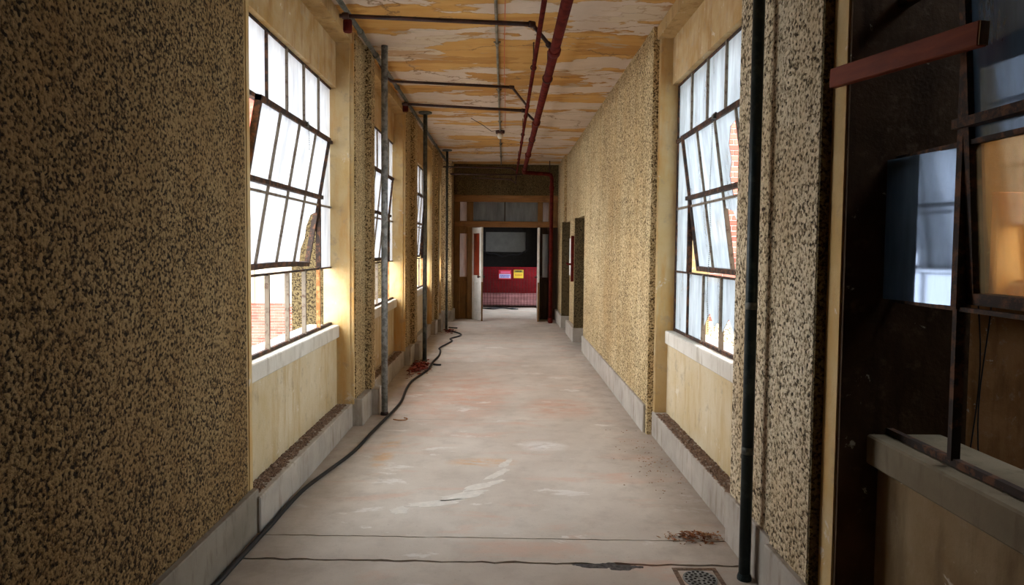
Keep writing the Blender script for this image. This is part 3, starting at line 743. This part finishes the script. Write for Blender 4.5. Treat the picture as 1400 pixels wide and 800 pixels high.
# ceiling conduit
cd = empty('ceiling_conduit', 'thin grey conduit clipped along the middle of the ceiling', 'conduit')
MB().tube([(-.078, -2.9, CEIL-.018), (-.082, 5.5, CEIL-.018), (-.09, 14.4, CEIL-.018)], .0125, 10).build('pipe', M['conduit'], cd, smooth=True)
for y in (1.9, 5.95, 7.7, 9.6, 11.6, 13.2):
    mb = MB(); mb.tube([(-.083, y-.04, CEIL-.018), (-.083, y+.04, CEIL-.018)], .019, 10); mb.box(-.115, -.05, y-.012, y+.012, CEIL-.010, CEIL); mb.build('clip', M['conduit'], cd)
lh = empty('lamp_holder', 'small bare lamp holder hanging from the ceiling conduit', 'lamp')
mb = MB(); mb.tube([(-.086, 10.35, CEIL-.005), (-.086, 10.35, CEIL-.05)], [.075, .07], 16); mb.build('canopy', M['dark_pipe'], lh)
mb = MB(); mb.tube([(-.086, 10.35, CEIL-.05), (-.086, 10.35, CEIL-.09), (-.086, 10.35, CEIL-.13)], [.045, .05, .03], 14); mb.build('socket', M['sill'], lh, smooth=True)
rw = MB().tube([(-.012+.006*math.sin(k*1.1), -2.5+k*.9, CEIL-.014-.006*math.sin(k*.8)) for k in range(15)], .0035, 6).build('ceiling_wire', M['wire_red'], None)
tag(rw, 'thin red wire strung along the ceiling beside the conduit', 'wire')
tw = MB().tube([(-.16, 10.22, CEIL-.03), (-.22, 10.1, CEIL-.06), (-.36, 9.7, CEIL-.03), (-.5, 9.4, CEIL-.004)], .004, 6).build('loose_wire', M['rubber'], None)
tag(tw, 'loose dark wire drooping from the lamp holder', 'wire')
ep = empty('wall_pipe', 'grey pipe along the left edge of the ceiling', 'pipe')
EX, EZ = -1.232, 3.415
MB().tube([(EX, -2.9, EZ), (EX, 13.93, EZ)], .0205, 12).build('pipe', M['galv_dark'], ep, smooth=True)
for y in (3.3, 5.55, 6.2, 7.4, 9.9, 11.5, 12.9):
    ring(MB(), (EX, y, EZ), (0, 1, 0), .029, .06).build('coupling', M['galv_dark'], ep, smooth=True)

# ================================================================ POSTS
def post(name, label, x, y, mat, r, top_flange, z1=CEIL):
    p = empty(name, label, 'post')
    MB().tube([(x, y, .0), (x, y, z1)], r, 16).build('pole', mat, p, smooth=True)
    MB().tube([(x, y, .0), (x, y, .012), (x, y, .03)], [r*1.25, r*1.25, r*1.05], 16).build('foot', M['dark_pipe'] if r > .03 else mat, p)
    if top_flange:
        MB().tube([(x, y, CEIL-.035), (x, y, CEIL-.02), (x, y, CEIL)], [r*1.3, .09, .095], 18).build('flange', mat, p)
    return p
post('steel_post', 'mottled galvanised post nearest on the left, in front of the second window', -1.135, 6.11, M['galv'], .031, False)
post('steel_post', 'second left post, green grey with a round plate at its top', -1.115, 9.04, M['galv_dark'], .030, True)
post('steel_post', 'third left post, thin and dark, farthest down the corridor', -1.115, 12.45, M['galv_dark'], .024, True)
gp = post('standpipe', 'dark green standpipe on the right in front of the hazy window', 1.182, 3.055, M['green_pipe'], .0275, False)
for z in (.62, 1.32): 
    MB().tube([(1.182, 3.055, z), (1.182, 3.055, z+.035)], .0285, 16).build('paint_band', M['galv_dark'], gp, smooth=True)

# ================================================================ FLOOR THINGS
def smooth_path(pts, sub=5, z=.0):
    """Catmull-Rom through the given floor points"""
    P = [Vector((x, y, z)) for x, y in pts]; out = []
    for i in range(len(P)-1):
        p0, p1, p2, p3 = P[max(0, i-1)], P[i], P[i+1], P[min(len(P)-1, i+2)]
        for k in range(sub):
            t = k/sub; out.append(.5*((2*p1)+(p2-p0)*t+(2*p0-5*p1+4*p2-p3)*t*t+(3*p1-p0-3*p2+p3)*t**3))
    out.append(P[-1]); return out
CR = .0135
cb = [(-1.351, 2.2), (-1.351, 2.70), (-1.345, 2.924), (-1.338, 2.989), (-1.334, 3.188), (-1.325, 3.472), (-1.318, 3.657), (-1.316, 3.878), (-1.30, 4.165), (-1.25, 4.453), (-1.16, 4.941), (-1.125, 5.457), (-1.088, 5.959), (-1.065, 6.26), (-1.055, 6.626), (-1.09, 7.181), (-1.09, 7.621), (-1.031, 8.025), (-.985, 8.37), (-.985, 8.912), (-.955, 9.467), (-.984, 9.945), (-1.015, 10.2), (-.90, 10.85), (-.895, 11.05), (-.935, 11.25), (-.80, 11.60), (-.794, 11.836), (-.929, 12.15), (-1.06, 12.30)]
t = MB().tube(smooth_path(cb, 5, CR), CR, 10).build('floor_cable', M['rubber'], None, smooth=True)
tag(t, 'long black cable snaking along the floor beside the left wall', 'cable')
t = MB().tube(smooth_path([(-.955, 8.742), (-.905, 8.70), (-.849, 8.70)], 5, CR), CR, 8).build('cable_stub', M['rubber'], None, smooth=True)
tag(t, 'short black cable end sticking out beside the red leaves', 'cable')
t = MB().tube(smooth_path([(-1.10, 12.86), (-1.03, 12.79), (-.925, 12.75)], 5, CR), CR, 8).build('cable_stub', M['rubber'], None, smooth=True)
tag(t, 'short black cable end on the floor near the far left post', 'cable')
t = MB().tube(smooth_path([(-1.02, 5.93), (-.96, 5.90), (-.905, 5.915), (-.895, 5.96), (-.93, 5.985)], 5, .005), .005, 6).build('wire_loop', M['rust'], None, smooth=True)
tag(t, 'small rusty wire loop on the floor near the first post', 'wire')
# drain
dr = empty('floor_drain', 'round metal drain grate in a rusty square frame on the floor', 'drain')
DX, DYY = .965, 3.05
mb = MB()
for (a, b, c, d) in [(-.11, .11, -.11, -.088), (-.11, .11, .088, .11), (-.11, -.088, -.088, .088), (.088, .11, -.088, .088)]:
    mb.box(DX+a, DX+b, DYY+c, DYY+d, -.01, .003)
mb.build('drain_frame', M['dirt'], dr)
MB().tube([(DX, DYY, -.01), (DX, DYY, .0045)], .082, 28).build('grate', M['galv'], dr)
hl = MB()
for q, (n, rad) in enumerate(((6, .024), (12, .046), (18, .067))):
    for k in range(n):
        a = 2*PI*k/n+q*.2; hl.tube([(DX+rad*math.cos(a), DYY+rad*math.sin(a), .003), (DX+rad*math.cos(a), DYY+rad*math.sin(a), .0055)], .0075, 8)
o = hl.build('grate_holes', M['black'], dr); o['kind'] = 'stuff'
# dry leaves and crumbs
def leaves(name, label, mat, cx, cy, rx, ry, n, size, seed, zfun=None, xlim=None):
    rg = random.Random(seed); mb = MB()
    for _ in range(n):
        while True:
            a, b = rg.gauss(0, .42), rg.gauss(0, .42)
            x, y = cx+a*rx, cy+b*ry
            if (xlim is None or xlim[0] < x < xlim[1]) and all(math.hypot(x-px, y-py) > .06 for px, py in ((-1.115, 9.04), (-1.115, 12.45))): break
        d = max(0, 1-math.hypot(a, b)); z = .004+rg.random()*.03*d
        if zfun: z += zfun
        th = rg.uniform(0, 2*PI); l = size*rg.uniform(.5, 1.3); w = l*rg.uniform(.18, .5); up = l*rg.uniform(.05, .45)
        dx, dy = math.cos(th), math.sin(th)
        mb.add([(x-dx*l/2, y-dy*l/2, z), (x-dy*w/2, y+dx*w/2, z+up*.6), (x+dx*l/2, y+dy*l/2, z+up*.3), (x+dy*w/2, y-dx*w/2, z+.002), (x, y, z+up*.15-.002)],
               [(0, 4, 1), (1, 4, 2), (2, 4, 3), (3, 4, 0)])
    o = mb.build(name, mat, None); return tag(o, label, 'leaves', 'stuff')
leaves('leaf_litter', 'small heap of dry orange brown leaf bits near the standpipe foot', M['leaf_brown'], 1.075, 3.50, .16, .075, 260, .026, 1)
leaves('leaf_litter', 'dark red leaf heap on the floor around the second left post', M['leaf_red'], -1.14, 8.55, .17, .55, 420, .06, 2, xlim=(-1.24, -.9))
leaves('leaf_litter', 'few dark red leaves around the foot of the third left post', M['leaf_red'], -1.06, 12.3, .12, .4, 90, .06, 3, xlim=(-1.18, -.9))
leaves('scattered_crumbs', 'loose brown crumbs scattered on the floor by the right ledge', M['leaf_brown'], 1.12, 4.75, .25, .9, 110, .016, 4, xlim=(.6, 1.27))
# dirt lying on the ledges
def ledge_dirt(name, label, x0, x1, y0, y1, z, n, seed):
    rg = random.Random(seed); mb = MB()
    for _ in range(n):
        x, y = rg.uniform(x0, x1), rg.uniform(y0, y1); r = rg.uniform(.004, .013)
        a = rg.uniform(0, 6.3); h = r*rg.uniform(.4, 1.0)
        q = [(x+r*1.5*math.cos(a+k*2.09), y+r*1.5*math.sin(a+k*2.09), z) for k in range(3)]
        mb.add(q+[(x, y, z+h)], [(0, 1, 3), (1, 2, 3), (2, 0, 3), (0, 2, 1)])
    o = mb.build(name, M['dirt'], None); tag(o, label, 'dirt', 'stuff')
ledge_dirt('ledge_debris', 'dark brown flaked dirt on the ledge under the nearest left window', -1.475, -1.385, 3.58, 5.66, .2055, 1500, 1)
ledge_dirt('ledge_debris', 'brown flaked dirt on the ledge behind the first left post', -1.44, -1.36, 6.3, 8.6, .2055, 1000, 2)
ledge_dirt('ledge_debris', 'brown flaked dirt on the ledge under the hazy right window', 1.30, 1.395, 3.5, 5.4, .2055, 1400, 3)

# ================================================================ PLANK AND WALL THINGS
pk = empty('timber_brace', 'reddish sawn timber fixed slanting across the dark near right window', 'plank')
A, B = Vector((1.232, 2.44, 2.25)), Vector((1.335, 1.815, 2.215))
d = (B-A).normalized(); n = d.cross(Vector((0, 0, 1))).normalized(); u = n.cross(d).normalized()
def brd(a, b, h, w): return [a+n*i*w/2+u*j*h/2 for i, j in ((-1, -1), (1, -1), (1, 1), (-1, 1))]+[b+n*i*w/2+u*j*h/2 for i, j in ((-1, -1), (1, -1), (1, 1), (-1, 1))]
MB().hexa(brd(A, B, .070, .034)).build('board', M['wood_red'], pk, .003)
MB().hexa(brd(B, B+d*.003, .066, .030)).build('sawn_end', M['wood_end'], pk)
for s_ in (.06, .92):
    p = A+(B-A)*s_
    MB().tube([p-n*.02, p+n*.016], .004, 8).build('nail', M['galv'], pk)
hb = empty('wall_board', 'narrow pale pink board with dark red edge on the right wall between doorways', 'board')
box('backing', M['pane_pink'] if False else M['sill'], hb, 1.205, RX, 11.55, 11.95, 1.12, 1.80)
box('red_edge', M['red_pipe'], hb, 1.190, RX, 11.50, 11.55, 1.02, 1.84, .004)
MB().tube([(1.19, 11.52, 1.33), (1.13, 11.50, 1.33), (1.11, 11.5, 1.36)], .018, 8).build('hook', M['red_pipe'], hb)

# ================================================================ ROOM BEYOND
br = empty('safety_barrier', 'red sheet barrier behind dark wire mesh in the room beyond', 'barrier')
BRY = 17.9; bx0, bx1 = -1.45, 1.45
prof = [(0, 1.09), (0, .60), (-.01, .42), (-.05, .36), (-.20, .30), (-.24, .255), (-.22, .22), (-.27, .19), (-.40, .12), (-.46, .06)]
mb = MB(); nx = 24; vs = []; fs = []; fs2 = []
for i in range(nx+1):
    x = bx0+(bx1-bx0)*i/nx
    for k, (dy, z) in enumerate(prof):
        w = .012*noise.noise(Vector((x*2.3, k*.8, 1)))
        vs.append((x, BRY+dy+w, z+(.01*noise.noise(Vector((x*3, k, 4))) if k else 0)))
m_ = len(prof)
M['pale_sheet'] = flat('pink_highlight_sheet', (.56, .27, .27), .25, vary=.25, s=5, spec=.6)  # paler pink paints the glossy highlight into the lower sheet
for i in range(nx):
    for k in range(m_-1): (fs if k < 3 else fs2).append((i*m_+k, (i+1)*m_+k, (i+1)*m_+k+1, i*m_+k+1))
sh = MB().add(vs, fs).build('red_sheet', M['red_sheet'], br, smooth=True)
lo = MB().add(vs, fs2).build('lower_sheet', M['pale_sheet'], br, smooth=True); lo['label'] = 'lower sheet bulging forward, its highlight painted pale pink'
for o in (sh, lo):
    bm = bmesh.new(); bm.from_mesh(o.data); bmesh.ops.delete(bm, geom=[v for v in bm.verts if not v.link_faces], context='VERTS'); bm.to_mesh(o.data); bm.free()
    md = o.modifiers.new('solid', 'SOLIDIFY'); md.thickness = .006
wm = MB(); my = BRY-.50
for k in range(36):
    x = bx0+k*.083; wm.box(x-.004, x+.004, my-.004, my+.004, .05, 1.07)
for k in range(24):
    z = .05+k*.0445; wm.box(bx0, bx1, my-.0035, my+.0035, z-.0035, z+.0035)
o = wm.build('wire_mesh', M['wire_dark'], br); o['kind'] = 'stuff'
for x in (bx0, bx1): MB().tube([(x, my, 0), (x, my, 1.09)], .02, 10).build('barrier_post', M['red_pipe'], br)
M['sign_red'] = flat('sign_red', (.62, .03, .06), .5, vary=.05); M['sign_pink'] = flat('sign_pink', (.75, .16, .32), .5, vary=.05)
M['sign_white'] = flat('sign_lavender', (.62, .62, .90), .5, vary=.05); M['sign_blue'] = flat('sign_blue', (.08, .10, .55), .5, vary=.05)
M['sign_yellow'] = flat('sign_yellow', (.85, .62, .06), .5, vary=.05); M['sign_olive'] = flat('sign_olive', (.30, .28, .05), .5, vary=.05)
M['sign_ink'] = flat('sign_ink', (.05, .04, .02), .5); M['sign_rust'] = flat('sign_rust', (.55, .22, .05), .5)
sy = my-.012
def lines(mb, x0, x1, z, h, seed):
    rg = random.Random(seed); x = x0
    while x < x1-.02:
        w = rg.uniform(.018, .05); mb.box(x, min(x1, x+w), sy-.009, sy-.006, z-h/2, z+h/2); x += w+.010
sg = empty('warning_sign', 'red and white warning sign with blue text on the mesh barrier', 'sign')
s0, s1, z0, z1 = -.150, .185, .775, 1.02
box('sign_plate', M['sign_red'], sg, s0, s1, sy-.004, sy, z0, z1)
box('header_band', M['sign_pink'], sg, s0+.05, s1-.03, sy-.007, sy-.003, z1-.085, z1-.035)
box('text_panel', M['sign_white'], sg, s0+.01, s1-.012, sy-.007, sy-.003, z0+.025, z1-.105)
mb = MB(); lines(mb, s0+.04, s1-.04, z0+.095, .024, 1); lines(mb, s0+.05, s1-.06, z0+.055, .020, 2); mb.build('lettering', M['sign_blue'], sg)
sg = empty('warning_sign', 'yellow warning sign with dark header on the mesh barrier', 'sign')
s0, s1, z0, z1 = .255, .515, .805, 1.03
box('sign_plate', M['sign_yellow'], sg, s0, s1, sy-.004, sy, z0, z1)
box('header_band', M['sign_olive'], sg, s0+.012, s1-.012, sy-.007, sy-.003, z1-.075, z1-.010)
mb = MB(); lines(mb, s0+.05, s1-.05, z1-.042, .035, 3); mb.build('header_lettering', M['sign_ink'], sg)
mb = MB(); lines(mb, s0+.03, s1-.03, z0+.105, .022, 4); lines(mb, s0+.04, s1-.03, z0+.07, .020, 5); mb.build('lettering', M['sign_rust'], sg)
gb = empty('grey_panel', 'dull grey panel in a dark frame on the wall behind the barrier', 'panel')
GX0, GX1 = -.55, .68
box('panel', M['grey_board'], gb, GX0, GX1, 18.9, 18.93, 1.50, 2.10)
for (a, b, c, e) in [(GX0-.08, GX1+.08, 2.08, 2.16), (GX0-.08, GX1+.08, 1.42, 1.50), (GX0-.08, GX0, 1.5, 2.08), (GX1-.06, GX1+.08, 1.5, 2.08)]:
    box('frame_rail', M['black'], gb, a, b, 18.86, 18.94, c, e)
hc = MB().tube([(-.62+1.28*k/14, 18.7, 1.55-.16*math.sin(PI*k/14)**.7-.02*math.sin(k*1.3)) for k in range(15)], .018, 8).build('hanging_cable', M['rubber'], None)
tag(hc, 'black cable sagging in front of the grey panel', 'cable')
fc = MB()
for q in range(3):
    fc.tube(smooth_path([(-.75+.1*q+.16*k, 16.95+.14*math.sin(k*1.7+q*2)+.1*q) for k in range(8-q)], 4, .016), .014, 6)
tag(fc.build('cable_tangle', M['rubber'], None), 'tangle of dark cables on the floor under the barrier', 'cable')
